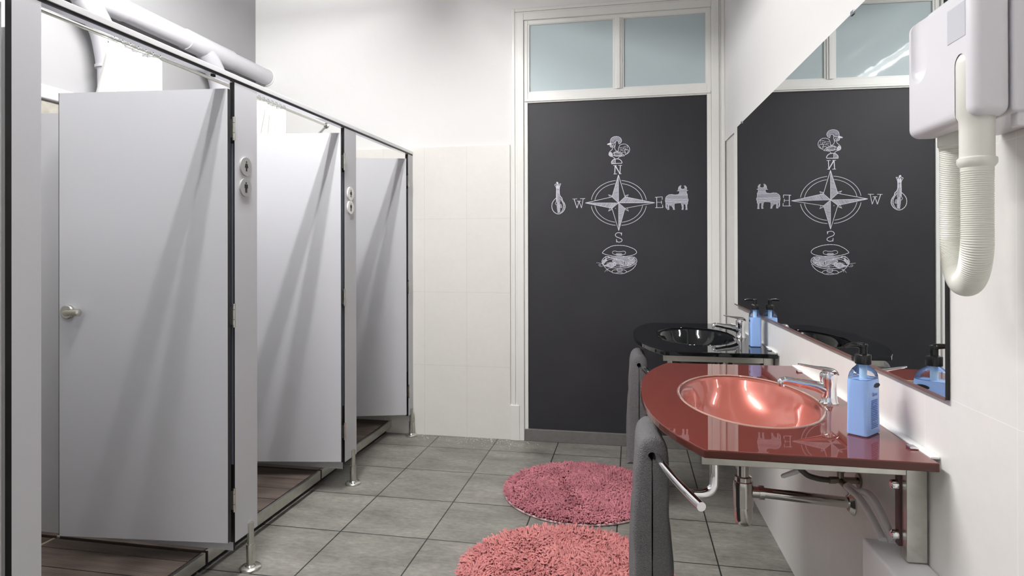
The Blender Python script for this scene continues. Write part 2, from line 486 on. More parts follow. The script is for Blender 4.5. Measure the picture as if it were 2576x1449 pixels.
serif(1620, 440, 12.07, [(1.7,[(392,680),(395,990)],0),(1.5,[(345,682),(560,668)],0),(1.5,[(350,993),(575,988)],0),(1.2,[(395,828),(530,830)],0),
    (1.6,[(560,668),(556,750)],0),(1.6,[(565,905),(575,988)],0),(1.4,[(535,785),(538,880)],0)], 'letter_E')

# rooster
c = Chalk(1480, 300, 9.056)
comb = [(515,500),(530,440),(580,400),(650,388),(720,405),(765,455),(770,500),(745,540),(712,558),(702,520),(685,490),(650,490),(630,520),(600,540),(550,550),(522,535)]
c.fill(comb); c.stroke(comb, 1.3, closed=True)
for i in range(14):
    a = PI*(1.05 + i*.075); c.poly([(648+62*math.cos(a), 505+50*math.sin(a)), (645+122*math.cos(a), 500+104*math.sin(a))], .5)
c.fill([(445,562),(520,532),(530,560),(480,572)], 0); c.stroke([(445,562),(520,532),(530,560),(480,574)], 1.2, closed=True)
c.stroke([(520,568),(505,600),(530,630),(555,622),(550,580)], 1.1, closed=True); c.hatch([(520,568),(505,600),(530,630),(555,622),(550,580)], 1.2, 9, .6)
c.stroke([(578,580),(575,620),(595,640),(605,605),(592,575)], 1, closed=True)
c.stroke([(625,515),(628,580),(615,650),(635,700),(672,722),(698,712),(705,650),(735,590),(800,565),(870,572),(930,620),(955,690),(930,760),(858,808)], 1.3)
c.stroke([(565,625),(560,680),(520,715),(487,760),(485,810),(520,838),(570,850),(605,880),(612,905)], 1.4)
c.hatch([(487,760),(485,810),(520,838),(570,840),(555,780),(530,735)], .9, 8, 1.0)
c.stroke([(690,900),(700,870),(730,850),(790,838),(838,828),(800,795),(760,765),(700,740),(640,735),(590,760),(550,790),(590,820),(650,838),(720,832),(790,820)], 1.3)
c.stroke([(600,770),(650,750),(720,760),(770,800),(700,825),(620,815)], .9, closed=True)
c.hatch([(590,760),(650,740),(740,765),(820,820),(720,830),(600,820)], .5, 16, .5)
c.stroke([(760,770),(800,748),(840,750),(855,780),(858,808),(900,770),(925,715),(905,688),(882,702),(858,692),(842,715),(870,765)], 1.1)
for i in range(17):
    x = 740 + (i % 6)*32 + random.uniform(-6,6); y = 612 + (i//6)*36 + random.uniform(-6,6) + (5-(i % 6))*8
    c.stroke([(x-9,y+4),(x,y-7),(x+9,y+2)], 1.1)
c.stroke([(540,1005),(545,960),(580,920),(620,902),(700,902),(750,930),(778,970),(778,1000)], 1.9)
c.poly([(540,1008),(778,1000)], 1.9); c.poly([(628,905),(632,1003)], 1.6)
c.hatch([(550,1000),(555,950),(615,910),(618,1000)], 1.2, 12, .7)
c.build('rooster_drawing')

# guitar
c = Chalk(1360, 420, 10.35)
c.fill([(395,500),(475,500),(470,700),(485,905),(400,905),(395,700)], 1); c.hatch([(395,470),(480,470),(475,600),(480,700),(460,700),(455,560),(410,560),(405,900),(393,900)], 1.57, 8, .9)
c.fill([(385,405),(405,372),(440,385),(450,420),(420,440)], 0)
c.stroke([(345,452),(375,500),(395,560),(392,700),(395,905)], 1.2); c.stroke([(515,430),(490,480),(475,560),(475,680),(485,760),(490,905)], 1.2)
c.stroke([(345,452),(380,432),(410,470),(440,432),(460,470),(480,428),(515,430)], 1.3)
for i in range(20):
    y = 590 + i*16; c.poly([(405,y),(462,y+3)], .7)
c.stroke([(392,800),(330,860),(282,940),(270,1030),(292,1120),(350,1190),(440,1228),(530,1200),(600,1130),(632,1040),(612,950),(560,870),(540,800),(500,760),(478,700)], 1.6)
c.stroke([(490,810),(535,880),(575,960),(580,1050),(550,1140),(500,1200)], 1.1)
c.hatch([(500,770),(540,800),(560,870),(612,950),(632,1040),(600,1130),(530,1200),(560,1140),(580,1050),(575,960),(535,880)], .3, 16, .6)
c.fill([(405,905),(485,905),(500,1060),(495,1190),(430,1205),(405,1070)], 1); c.hatch([(405,905),(485,905),(500,1060),(495,1190),(430,1205),(405,1070)], 1.45, 11, .6)
c.stroke([(395,905),(368,940),(385,980),(405,990)], 1); c.fill([(485,985),(520,975),(540,1055),(490,1050)], 1); c.stroke([(485,985),(520,975),(540,1055),(490,1050)], .9, closed=True)
c.build('guitar_drawing')

# bull
c = Chalk(1620, 440, 12.07)
bull = [(660,690),(700,640),(760,602),(840,595),(930,612),(1030,598),(1062,560),(1075,505),(1050,492),(990,492),(1030,478),(1032,430),(1045,380),(1085,335),(1115,328),(1098,380),(1110,425),(1150,440),(1215,430),(1228,390),(1200,332),(1240,340),(1278,400),(1268,465),(1320,478),(1270,495),(1268,540),(1298,600),(1300,690),(1325,765),(1300,840),(1305,880),(1285,900),(1285,1010),(1298,1050),(1240,1050),(1255,1010),(1245,880),(1215,890),(1175,870),(1182,990),(1175,1050),(1130,1050),(1145,1000),(1130,900),(1110,848),(1020,855),(930,862),(910,900),(912,1000),(928,1050),(880,1050),(885,1010),(835,940),(850,890),(800,940),(765,900),(755,960),(760,1050),(708,1050),(728,1000),(720,920),(690,860),(680,930),(700,1000),(690,1028),(662,970),(668,880),(648,780)]
c.fill(bull); c.stroke(bull, 1.0, smooth=False, closed=True); c.hatch(bull, .03, 15, .6, 3)
c.build('bull_drawing')

# covered dish with seafood
c = Chalk(1480, 560, 9.056)
c.stroke([(335,690),(400,620),(480,570),(560,535),(650,520),(760,518),(870,530),(970,560),(1060,600),(1112,660),(1090,705),(1010,740),(880,765),(720,772),(560,762),(440,738),(360,712)], 1.4, closed=True)
c.stroke([(655,735),(600,722),(562,695),(580,655),(630,648),(680,662),(760,660),(820,648),(862,670),(850,712),(800,730),(775,735)], 1.1)
c.stroke([(655,752),(655,710),(772,710),(775,752)], 1); c.hatch([(660,715),(770,715),(770,755),(660,755)], 0, 10, .8, mi=0)
c.stroke([(420,770),(350,830),(322,890),(345,950),(430,1010),(560,1030),(720,1038),(880,1025),(1010,980),(1095,915),(1118,870),(1100,815),(1050,775)], 1.4)
c.stroke([(325,930),(380,1010),(460,1085),(550,1130)], 1.3); c.stroke([(880,1130),(980,1080),(1060,1010),(1110,930)], 1.3)
c.stroke([(690,1075),(600,1080),(555,1110),(570,1145),(640,1155),(740,1165),(840,1150),(885,1115),(850,1082),(790,1072)], 1.2)
c.stroke([(650,1150),(720,1132),(800,1145)], 1); c.fill([(672,1048),(780,1048),(780,1105),(682,1105)], 1)
c.stroke([(672,1050),(682,1110),(780,1105),(780,1050)], .9)
plate = [(430,780),(700,780),(940,775),(1060,800),(1100,860),(1060,930),(930,990),(740,1020),(700,1000),(850,960),(850,890),(760,850),(640,830),(480,810)]
c.fill(plate); c.hatch(plate, -.15, 15, .6, 3)
c.stroke([(410,800),(430,780),(480,775),(495,800),(450,815),(415,818)], 1.3, closed=True); c.stroke([(930,790),(960,775),(1020,775),(1050,800),(1020,835),(980,850),(940,820)], 1.3, closed=True)
c.fill([(335,870),(430,810),(440,860),(370,950),(335,930)], 1); c.hatch([(335,870),(430,810),(440,860),(370,950),(335,930)], 1.2, 10, .9)
shr = [(380,990),(440,960),(520,920),(620,915),(640,940),(600,1000),(480,1020)]
c.fill(shr, 1); c.stroke(shr, 1.2, closed=True); c.hatch(shr, 1.2, 16, 1)
sh2 = [(680,850),(760,850),(820,880),(820,940),(770,960),(700,930),(640,940),(620,915),(560,880),(600,850)]
c.fill(sh2, 1); c.stroke(sh2, 1.2, closed=True); c.hatch(sh2, .9, 20, .9)
c.stroke([(400,900),(480,850),(600,835),(700,845)], 1); c.stroke([(520,825),(640,818),(670,840)], 1)
for i in range(5): c.poly([(430+i*22,915-i*4),(440+i*22,945-i*5)], .9)
c.stroke([(640,960),(700,960),(760,985),(700,1000),(640,990)], 1, closed=True); c.stroke([(770,965),(830,960),(860,910),(840,875)], 1)
c.stroke([(930,900),(990,892),(1035,905),(1010,930),(940,935)], 1.1, closed=True); c.stroke([(900,960),(950,940),(990,950),(960,978),(905,978)], 1, closed=True)
c.stroke([(345,960),(300,935),(195,925)], .8); c.stroke([(350,990),(300,1005),(255,985),(260,960),(295,968),(285,985)], .8)
c.stroke([(570,1035),(480,1050),(430,1075),(385,1130)], .8); c.stroke([(480,1050),(445,1085),(445,1120)], .8)
c.build('covered_dish_drawing')

# ------------------------------------------------------------------ cubicle front: pilasters, head rail, doors
Z0P, ZR0, ZR1 = .147, 1.918, 1.944
PT = .020
def ymat(y):        # frame of the cubicle front at y : local x = along the front (+Y), local y = inwards (-X), z up
    s = math.atan(.00836)
    d = Vector((math.sin(s), math.cos(s), 0)); n = Vector((-math.cos(s), math.sin(s), 0))
    return Matrix(((d.x, n.x, 0, SX(y)), (d.y, n.y, 0, y), (0,0,1,0), (0,0,0,1)))
def panel(mb, x0, x1, y0, y1, z0, z1, Mx, face=0, core=1):
    """laminate board: pale faces (local y-), black core edges"""
    vs = [Mx @ Vector(p) for p in ((x0,y0,z0),(x1,y0,z0),(x1,y1,z0),(x0,y1,z0),(x0,y0,z1),(x1,y0,z1),(x1,y1,z1),(x0,y1,z1))]
    mb.add(vs, [(0,1,5,4),(2,3,7,6)], face); mb.add(vs, [(0,3,2,1),(1,2,6,5),(3,0,4,7)], core)
    mb.add(vs, [(4,5,6,7)], core)
    return mb
PIL = [(1.272, 1.350), (2.140, 2.283), (3.053, 3.192), (3.983, 4.072)]
PL = ['pale grey cubicle pilaster nearest the camera, at the left edge',
      'wide pale grey cubicle pilaster carrying the large pair of toilet signs',
      'pale grey cubicle pilaster between second and third cubicles, with the far signs',
      'narrow pale grey end pilaster against the back wall']
def foot(parent, y):
    x = SX(y) + .004
    f = MB()
    f.cyl((x, y, .012), (x, y, .185), .0125, .0125, 24)
    f.lathe([(.0125,.10),(.0165,.10),(.0165,.02),(.0125,.018)], (x, y, 0), 24)
    f.lathe([(.041,0),(.041,.008),(.036,.013),(.022,.015),(.018,.02),(0,.02)], (x, y, 0), 32)
    f.build('foot', M['steel'], parent)
for i, (y0, y1) in enumerate(PIL):
    e = empty('cubicle_pilaster'); tag(e, PL[i], 'pilaster', 'pilasters of the cubicle front')
    Mx = ymat(y0); mb = MB()
    panel(mb, 0, y1-y0, 0, PT, Z0P, ZR0-.001, Mx)
    mb.build('panel', [M['hpl'], M['core']], e)
    if i:
        MB().box((-.004, .006, Z0P+.3), (.0005, .013, 1.68), 0, Mx).build('seal_strip', M['seal'], e)
    foot(e, (2.232, 2.232, 3.142, 4.028)[i] if i else 1.31)

rail = empty('head_rail'); tag(rail, 'long white aluminium rail running along the tops of the cubicles', 'rail')
ra = MB(); Mx = ymat(-1.2); L = Y_BACK - .012 + 1.2
ra.box((0, -.003, ZR0+.009), (L, .036, ZR1+.002), 0, Mx)
ra.build('rail_profile', M['alu'], rail, bevel=.0015)
MB().box((0, -.0005, ZR0), (L, .004, ZR0+.009), 0, Mx).build('shadow_gap_strip', M['core'], rail)
MB().box((0, .0045, ZR0+.001), (L, .035, ZR0+.0085), 0, Mx).build('inner_channel', M['alumirror'], rail)
MB().box((1.2+2.04, .018, ZR0-.004), (1.2+2.055, .028, ZR0+.001), 0, Mx).build('rail_clip', M['core'], rail)

def door(y_h, ang, width, label, closed=False, handle=False):
    """leaf hinged at y_h on the cubicle front, turned inwards by ang degrees"""
    e = empty('cubicle_door', (SX(y_h) + (.0 if not closed else -.014), y_h, 0))
    tag(e, label, 'door', None if closed else 'open cubicle doors')
    a = R(ang)
    d = Vector((-math.sin(a), -math.cos(a), 0))          # from hinge towards the free edge
    n = Vector((math.cos(a), -math.sin(a), 0))           # towards the camera side / room
    Mx = Matrix(((d.x, -n.x, 0, 0), (d.y, -n.y, 0, 0), (0,0,1,0), (0,0,0,1)))
    T = .013 if closed else .022
    mb = MB()
    z0, z1 = .163, 1.882
    panel(mb, 0, width-.0025, 0, T, z0, z1, Mx)
    mb.box((width-.0025, 0, z0), (width, T, z1), 1, Mx)
    mb.build('leaf', [M['hpl'], M['core']], e)
    if not closed:
        for z in (1.735, 1.02, .315):
            h = MB(); q = Vector((.006, .030, 0))
            h.cyl((q.x, q.y, z-.045), (q.x, q.y, z-.017), .0055); h.cyl((q.x, q.y, z-.015), (q.x, q.y, z+.022), .0048)
            h.cyl((q.x, q.y, z+.024), (q.x, q.y, z+.045), .0055)
            h.box((-.012, .0225, z-.035), (.006, .027, z+.035))
            h.build('hinge', M['steel'], e)
    if handle:
        p = Mx @ Vector((width-.042, 0, 1.032)); nn = n
        h = MB()
        h.sweep([p, p+nn*.010], .0275, 32); h.sweep([p+nn*.010, p+nn*.013], [.0275, .024], 32)
        h.sweep([p+nn*.013, p+nn*.017], .009, 20)
        q = p - d*.016 + nn*.020
        h.sweep([p+nn*.012+Vector((0,0,-.003)), q, q-d*.012+nn*.004, q-d*.020+nn*.006, q-d*.050+nn*.008, q-d*.054+nn*.008], [.013,.013,.011,.0135,.0145,.008], 24)
        h.build('handle', M['steel'], e)
    return e
door(2.098, 84.5, .690, 'big pale grey open cubicle door with a metal knob, nearest of the three', handle=True)
door(3.012, 80.5, .690, 'pale grey open cubicle door in the middle of the row, lit bright')
door(3.948, 74, .690, 'small pale grey open cubicle door, farthest, beside the back wall')
door(1.258, 0, .76, 'closed grey cubicle door cut off by the left edge of the photo', closed=True)

# partitions between the cubicles
for y, lab in ((2.158, 'grey partition board between first and second cubicles, behind the open door'),
               (3.070, 'grey partition board between second and third cubicles'),
               (1.300, 'grey partition board beside the near left pilaster')):
    mb = MB(); x1 = SX(y) - PT
    Mx = Matrix(((-1,0,0,x1),(0,1,0,y),(0,0,1,0),(0,0,0,1)))
    panel(mb, 0, x1 - (X_LEFT+.012), 0, .012, .105, 1.838, Mx)
    o = mb.build('cubicle_partition', [M['hpl'], M['core']]); tag(o, lab, 'partition')

# toilet signs
def sign(y, z, woman, m, label, r=.036):
    Mx = ymat(y)
    e = empty('toilet_sign', Mx @ Vector((0,0,z))); tag(e, label, 'sign', 'round toilet signs on the pilasters')
    Ml = Mx.copy(); Ml.translation = (0,0,0)
    Q = Ml @ Matrix(((1,0,0,0),(0,0,-1,0),(0,1,0,0),(0,0,0,1)))   # local (x right, y up) -> front, z towards the inside
    Q = Ml @ Matrix(((1,0,0,0),(0,0,-1,0),(0,1,0,0),(0,0,0,1)))
    circ = [(r*math.cos(2*PI*k/48), r*math.sin(2*PI*k/48)) for k in range(48)]
    mb = MB(); mb.prism(circ, .0, .006, Q); mb.build('disc', m, e, bevel=.0008)
    f = MB(); s = r/.036
    def pl(pts): f.prism([(a*s, b*s) for a, b in pts], .0059, .0066, Q)
    pl([(.0037*math.cos(2*PI*k/20), .0175+.0037*math.sin(2*PI*k/20)) for k in range(20)])
    if woman:
        pl([(-.0050,.0120),(.0050,.0120),(.0072,.008),(.0112,-.0035),(.0085,-.0042),(.0070,-.0062),(.0040,-.0066),(.0042,-.0190),(.0005,-.0190),(.0003,-.0068),(-.0003,-.0068),(-.0005,-.0190),(-.0042,-.0190),(-.0040,-.0066),(-.0070,-.0062),(-.0085,-.0042),(-.0112,-.0035),(-.0072,.008)])
    else:
        pl([(-.0082,.0125),(.0082,.0125),(.0102,.0100),(.0102,-.0028),(.0072,-.0028),(.0066,.0040),(.0060,-.0015),(.0056,-.0210),(.0012,-.0210),(.0006,-.0035),(-.0006,-.0035),(-.0012,-.0210),(-.0056,-.0210),(-.0060,-.0015),(-.0066,.0040),(-.0072,-.0028),(-.0102,-.0028),(-.0102,.0100)])
    f.build('pictogram', M['blackmatte'], e)
sign(2.2055, 1.600, True, M['sign'], 'round steel sign with woman figure, upper one on the near pilaster')
sign(2.2035, 1.517, False, M['sign'], 'round steel sign with man figure, lower one on the near pilaster')
sign(3.118, 1.573, True, M['signw'], 'small round woman sign, upper one on the farther pilaster')
sign(3.118, 1.499, False, M['signw'], 'small round man sign, lower one on the farther pilaster')

# raised decks in the showers
DZ = .085
def deck(y0, y1, lab):
    e = empty('shower_deck', (-2.1, (y0+y1)/2, 0)); tag(e, lab, 'deck', 'raised brown decks in the shower cubicles')
    ox, oy = -2.1, (y0+y1)/2
    for (xa, xb) in ((-1.664, -2.335), (-2.350, -2.676)):
        mb = MB(); y = y0; first = True
        while y < y1 - .01:
            ye = min(y + .1285, y1)
            mb.box((xb-ox, y-oy+.0015, DZ-.024), (xa-ox, ye-oy-.003, DZ))
            if first is True:
                pass
            y = ye
        mb.build('boards' , M['wood'], e, bevel=.0012, bseg=1)
    s = MB()
    for x in (-1.70, -1.95, -2.25, -2.5): s.box((x-.02-ox, y0-oy, .0), (x+.02-ox, y1-oy, DZ-.025))
    s.build('joists', M['core'], e)
    t = MB()
    t.box((-1.655-ox, y0-oy, .040), (-1.640-ox, y1-oy, DZ+.002))
    t.build('steel_edge', M['steel'], e, bevel=.001)
    MB().box((-2.349-ox, y0-oy, DZ-.01), (-2.336-ox, y1-oy, DZ-.001)).build('joint_strip', mat('pale_joint', (.42,.38,.28), .6), e)
    return e
deck(1.315, 2.156, 'brown ridged shower deck behind the nearest open door')
deck(2.172, 3.068, 'brown ridged shower deck behind the middle door')
deck(3.084, 4.070, 'brown ridged shower deck by the back wall')

# ------------------------------------------------------------------ curtain rod, curtains, soil pipe
XR, ZRD = -2.13, 2.155
o = MB(); o.cyl((XR, -1.2, ZRD), (XR, Y_BACK, ZRD), .008, seg=16); o.lathe([(.02,0),(.02,.006),(.009,.01)], (0,0,0), 20, Matrix.Translation((XR, Y_BACK-.0, ZRD)) @ Matrix.Rotation(PI/2, 4, 'X'))
o = o.build('curtain_rod', M['steel']); tag(o, 'thin metal curtain rod running the length of the cubicles', 'rod')
def curtain(y0, y1, flare, lab):
    e = empty('shower_curtain', (XR, (y0+y1)/2, ZRD)); tag(e, lab, 'curtain', 'white shower curtains bunched on the rod')
    mb = MB(); NU, NV = 120, 26; vs = []; fs = []
    cy = (y0+y1)/2
    for j in range(NV+1):
        t = j/NV; z = -.018 - t*1.75
        for i in range(NU+1):
            s = i/NU
            amp = .030 + .02*t
            y = y0 + s*(y1-y0) + .012*math.sin(s*31+1) - cy + (s-.5)*flare*t - max(0, .35-s)*.0*t
            x = amp*math.sin(s*2*PI*6.5 + .8*math.sin(s*9)) + .012*math.sin(s*17+t*2) - (1-s)**2*.55*t
            if j == 0: z_ = z - .012*abs(math.sin(s*PI*6.5))
            else: z_ = z
            vs.append((x, y, z_))
    for j in range(NV):
        for i in range(NU):
            a = j*(NU+1)+i; fs.append((a, a+1, a+NU+2, a+NU+1))
    mb.add(vs, fs, 0, True); s = mb.build('curtain_cloth', M['curtain'], e)
    d = s.modifiers.new('Solid', 'SOLIDIFY'); d.thickness = .0015
    for k in range(7):
        y = y0 + (k+.5)/7*(y1-y0) - cy
        r = MB(); r.sweep([(.016*math.cos(a), y + .004*math.sin(a), -.004+.018*math.sin(a)) for a in [2*PI*q/20 for q in range(20)]], .0018, 8, closed=True)
        r.build('curtain_ring', M['clear'], e)
curtain(2.20, 2.50, .02, 'white curtain bunched on the rod above the nearest open door')
curtain(3.235, 3.54, .0, 'white curtain bunched on the rod above the middle door')

dp = empty('soil_pipe', (-2.6, Y_BACK, 2.52)); tag(dp, 'fat white waste pipe with two branches running high along the left wall', 'pipe')
def dpb(mb, name): 
    o = mb.build(name, M['pvc'], dp); o.matrix_parent_inverse = Matrix.Translation(dp.location).inverted(); return o
XP, ZP, RP = -2.6, 2.523, .056
mb = MB(); mb.cyl((XP, -1.2, ZP+.0), (XP, Y_BACK+.02, ZP), RP, seg=40); dpb(mb, 'main_pipe')
for yy, k in ((3.50, 0), (2.62, 1)):
    mb = MB(); a = Vector((XP, yy-.13, ZP)); 
    mb.cyl((XP, yy-.26, ZP), (XP, yy+.16, ZP), RP+.006, seg=40)
    pth = smooth_path([(XP, yy-.10, ZP), (XP+.0, yy-.02, ZP-.08), (XP+.0, yy+.04, ZP-.16), (XP, yy+.07, ZP-.26), (XP, yy+.08, ZP-.32)], 6)
    mb.sweep(pth, RP*.98+.004, 36); dpb(mb, 'branch')
    mb = MB(); mb.cyl((XP, yy+.075, ZP-.28), (XP, yy+.08, ZP-.66), RP-.006, seg=36); mb.cyl((XP, yy+.08, ZP-.32), (XP, yy+.08, ZP-.335), RP+.008, seg=36); dpb(mb, 'down_pipe')
mb = MB(); mb.sweep([(XP+ (RP+.004)*math.cos(a), Y_BACK-.006, ZP+(RP+.004)*math.sin(a)) for a in [2*PI*q/30 for q in range(30)]], .005, 8, closed=True)
o = mb.build('wall_collar', M['plaster'], dp); o.matrix_parent_inverse = Matrix.Translation(dp.location).inverted()

# ------------------------------------------------------------------ mirror on the right wall
am = R(1.3079 + .314); cm = .676 - .0019
MM = Matrix(((math.cos(am), -math.sin(am), 0, 0), (math.sin(am), math.cos(am), 0, 0), (0,0,1,0), (0,0,0,1)))
mi = empty('wall_mirror'); tag(mi, 'long frameless wall mirror above the two washbasins', 'mirror')
mb = MB(); mb.add([MM @ Vector(p) for p in ((cm, 1.408, .957), (cm, 3.668, .957), (cm, 3.668, 1.943), (cm, 1.408, 1.943))], [(0,3,2,1)][::1])
mb.build('mirror_glass', M['mirror'], mi)
mb = MB()
mb.box((cm+.0004, 1.408, .957), (cm+.0085, 3.668, 1.943), 0, MM); mb.build('mirror_backing', M['core'], mi)
mb = MB(); mb.box((cm-.0008, 1.408, .9555), (cm+.0003, 3.668, .9625), 0, MM); mb.build('edge_reflection', mat('painted_edge_reflection', (.16,.085,.07), .3), mi)  # brown strip paints in the reflection along the glass's lower edge
for v, z in ((1.9, .957), (3.1, .957), (1.9, 1.942), (3.45, 1.942)):
    MB().box((cm-.003, v-.011, z-.006), (cm+.006, v+.011, z+.006), 0, MM).build('clip', M['alumirror'], mi)

# ------------------------------------------------------------------ washbasins
HV = .546; VC = 1.953; ZG = .823; TG = .019
def basin(vc, du, mg, me_, mb_, mrim, label):
    e = empty('washbasin', W(U_WALL, vc, 0), A)
    tag(e, label, 'washbasin')
    OU = U_WALL
    def uu(u): return u - OU + du            # local x, local y is v - vc
    # outline of the counter (counter-clockwise from above)
    out = [(uu(.660), -HV+.018-.006)]
    out += [(uu(.660), HV+.018)]
    n = 40
    for i in range(n+1):
        t = 1 - 2*i/n
        dv = t*HV*.985
        u = .072 + .118*abs(t)**2.5
        out.append((uu(u), dv+.018))
    # rounded corners are added by the bevel
    cu, cv, ru, rv = uu(.383), .010, .198, .332
    # top with bowl hole: ring of quads between bowl rim and outline
    NS = 96
    def hitp(ang):
        dx, dy = math.cos(ang), math.sin(ang); best = None
        for i in range(len(out)):
            ax, ay = out[i-1]; bx, by = out[i]
            ex, ey = bx-ax, by-ay
            den = dx*ey - dy*ex
            if abs(den) < 1e-12: continue
            t = ((ax-cu)*ey - (ay-cv)*ex)/den; s = ((ax-cu)*dy - (ay-cv)*dx)/den
            if t > 0 and -1e-6 <= s <= 1+1e-6 and (best is None or t < best): best = t
        return (cu+dx*best, cv+dy*best)
    angs = [2*PI*k/NS for k in range(NS)]
    corner = [math.atan2(p[1]-cv, p[0]-cu) % (2*PI) for p in (out[0], out[1], out[2], out[-1])]
    for ca in corner:
        k = min(range(NS), key=lambda q: abs(((angs[q]-ca+PI) % (2*PI))-PI)); angs[k] = ca
    angs.sort()
    def ell(a, k=1.0):
        # point of the ellipse on the ray at angle a
        c_, s_ = math.cos(a), math.sin(a); r = 1/math.sqrt((c_/(ru*k))**2 + (s_/(rv*k))**2)
        return (cu + r*c_, cv + r*s_)
    O = [hitp(a) for a in angs]
    g = MB()
    ring_in = [ell(a, 1.0) for a in angs]
    vs = [(p[0], p[1], ZG) for p in O] + [(p[0], p[1], ZG) for p in ring_in] + [(p[0], p[1], ZG-TG) for p in O] + [(p[0], p[1], ZG-TG) for p in ring_in]
    q = NS
    fs = [(i, (i+1) % q, q+(i+1) % q, q+i) for i in range(q)]
    fb = [(2*q+i, 3*q+i, 3*q+(i+1) % q, 2*q+(i+1) % q) for i in range(q)]
    fe = [(i, 2*q+i, 2*q+(i+1) % q, (i+1) % q) for i in range(q)]
    fi = [(q+i, q+(i+1) % q, 3*q+(i+1) % q, 3*q+i) for i in range(q)]
    g.add(vs, fs + fi, 0); g.add(vs, fb + fe, 1)
    top = g.build('glass_counter', [mg, me_], e, merge=True)
    d = top.modifiers.new('Bevel', 'BEVEL'); d.width = .003; d.segments = 3; d.limit_method = 'ANGLE'; d.angle_limit = R(50)
    for p in top.data.polygons: p.use_smooth = False
    # bowl
    bw = MB(); prof = [(1.0, 0.0), (.988, -.004), (.965, -.006), (.935, -.010), (.90, -.030), (.85, -.058), (.77, -.086), (.66, -.109), (.52, -.126), (.36, -.137), (.20, -.142), (.07, -.144)]
    rings = []
    for k, dz in prof: rings.append([(*ell(a, k), ZG+dz) for a in angs])
    rings = rings
    vs = [p for r_ in rings for p in r_]
    fs = [(j*q+i, j*q+(i+1) % q, (j+1)*q+(i+1) % q, (j+1)*q+i) for j in range(len(rings)-1) for i in range(q)]
    bw.add(vs, fs, 0, True)
    bo = bw.build('bowl', mb_, e); d = bo.modifiers.new('Solid', 'SOLIDIFY'); d.thickness = .006; d.offset = -1
    # pale ring where bowl meets counter
    rg = MB(); rg.sweep([(*ell(a, .992), ZG-.0005) for a in angs], .0030, 8, closed=True); rg.build('bowl_rim', mrim, e)
    dr = MB(); dr.lathe([(.0,.003),(.012,.003),(.024,.001),(.026,-.003)], (cu, cv, ZG-.142), 28); dr.build('drain', M['chrome'], e)
    # sealant along the wall and small chrome clamps
    MB().box((uu(.657), -HV+.045, ZG-.002), (-.0003, HV+.016, ZG+.0035)).build('sealant', M['plaster'], e, bevel=.002)
    for y in (-.435, .435):
        c1_ = MB(); c1_.box((uu(.640), y-.012, ZG), (uu(.657), y+.012, ZG+.006)); c1_.build('clamp', M['chrome'], e, bevel=.002)
    # support frame: two brackets
    zf0, zf1 = .769, ZG-TG
    for s in (-1, 1):
        vb = s*.443 - .014
        f = MB(); x0 = uu(.192); x1 = -.006
        f.box((x0, vb, zf0), (x1-.042, vb+.028, zf1)); f.box((x1-.042, vb, .578), (x1, vb+.028, zf1))
        f.build('bracket', M['steel'], e, bevel=.0015)
        q0 = vb+.028 if s < 0 else vb-.03
        p = MB(); p.box((-.053, q0, .600), (-.028, q0+.018, .765))
        p.build('fixing_plate', mat('red_reflection_plate', (.10,.05,.055), .35, metal=.4), e, bevel=.001)  # the red in this colour stands for a reflection on the metal
        for z in (.622, .735): MB().sweep([(-.066, q0+.010, z), (-.064, q0+.010, z), (-.058, q0+.010, z), (-.052, q0+.010, z)], [.006,.010,.0115,.0115], 18).build('bolt', M['chrome'], e)
    # front edge tube of the frame under the counter's long side
    # towel bar
    def bar(t): return Vector((uu(.086 + .096*abs(t)**1.7), t*.530, .700))
    tb = MB(); tb.sweep([bar(-1 + 2*k/40) for k in range(41)], .0105, 20)
    tbo = tb.build('towel_bar', M['chrome'], e)
    for s in (-1, 1):
        br = MB()
        bp = bar(s*.86)
        br.sweep(smooth_path([(uu(.222), s*.44, zf0+.002), (uu(.222), s*.44, .735), (uu(.218), s*.444, .712), (uu(.200), s*.450, .699), (bp.x+.012, bp.y, .699)], 6), .0105, 18)
        br.build('towel_bar_bracket', M['chrome'], tbo)
    # bottle trap
    tu, tv = cu - .012, 0.0
    tr = MB()
    tr.lathe([(.021,.690),(.021,.672),(.019,.666),(.017,.664),(.017,.590),(.0245,.588),(.0245,.576),(.0275,.574),(.029,.566),(.029,.540),(.0285,.500),(.026,.4985),(.027,.490),(.026,.462),(.021,.447),(.012,.441),(0,.440)][::-1], (tu, tv, 0), 36)
    tr.lathe([(.018,.640),(.023,.641),(.023,.655),(.018,.656)], (tu, tv, 0), 30)
    to = tr.build('bottle_trap', M['satin'], e)
    wp = MB(); wp.cyl((tu+.02, tv, .542), (tu+.046, tv, .542), .0165); wp.cyl((tu+.044, tv, .542), (tu+.058, tv, .542), .0205); wp.cyl((tu+.055, tv, .542), (-.003, tv, .527), .0155)
    wp.sweep([(-.014, tv, .527), (-.004, tv, .527), (-.0005, tv, .527)], [.022, .034, .034], 28)
    wp.build('waste_pipe', M['satin'], to)
    # braided supply hose, valve and lever
    sh = MB()
    sh.sweep(smooth_path([(-.078, -.02, .800), (-.14, -.045, .730), (-.172, -.065, .665), (-.150, -.070, .630), (-.118, -.067, .617), (-.082, -.062, .612)], 8), .0078, 14)
    sh.build('braided_hose', M['darkbraid'], e)
    va = MB(); va.cyl((-.084, -.062, .612), (-.066, -.060, .612), .0105, seg=6); va.cyl((-.070, -.058, .612), (-.002, -.053, .612), .009)
    va.sweep([(-.006,-.053,.612),(-.001,-.053,.612)], .020, 20); va.cyl((-.052,-.056,.612),(-.052,-.056,.640), .009); va.sweep([(-.052,-.056,.636),(-.052,-.056,.640),(-.052,-.056,.650)], [.012,.014,.012], 18)
    va.cyl((-.052,-.056,.612),(-.040,-.105,.600), .010)
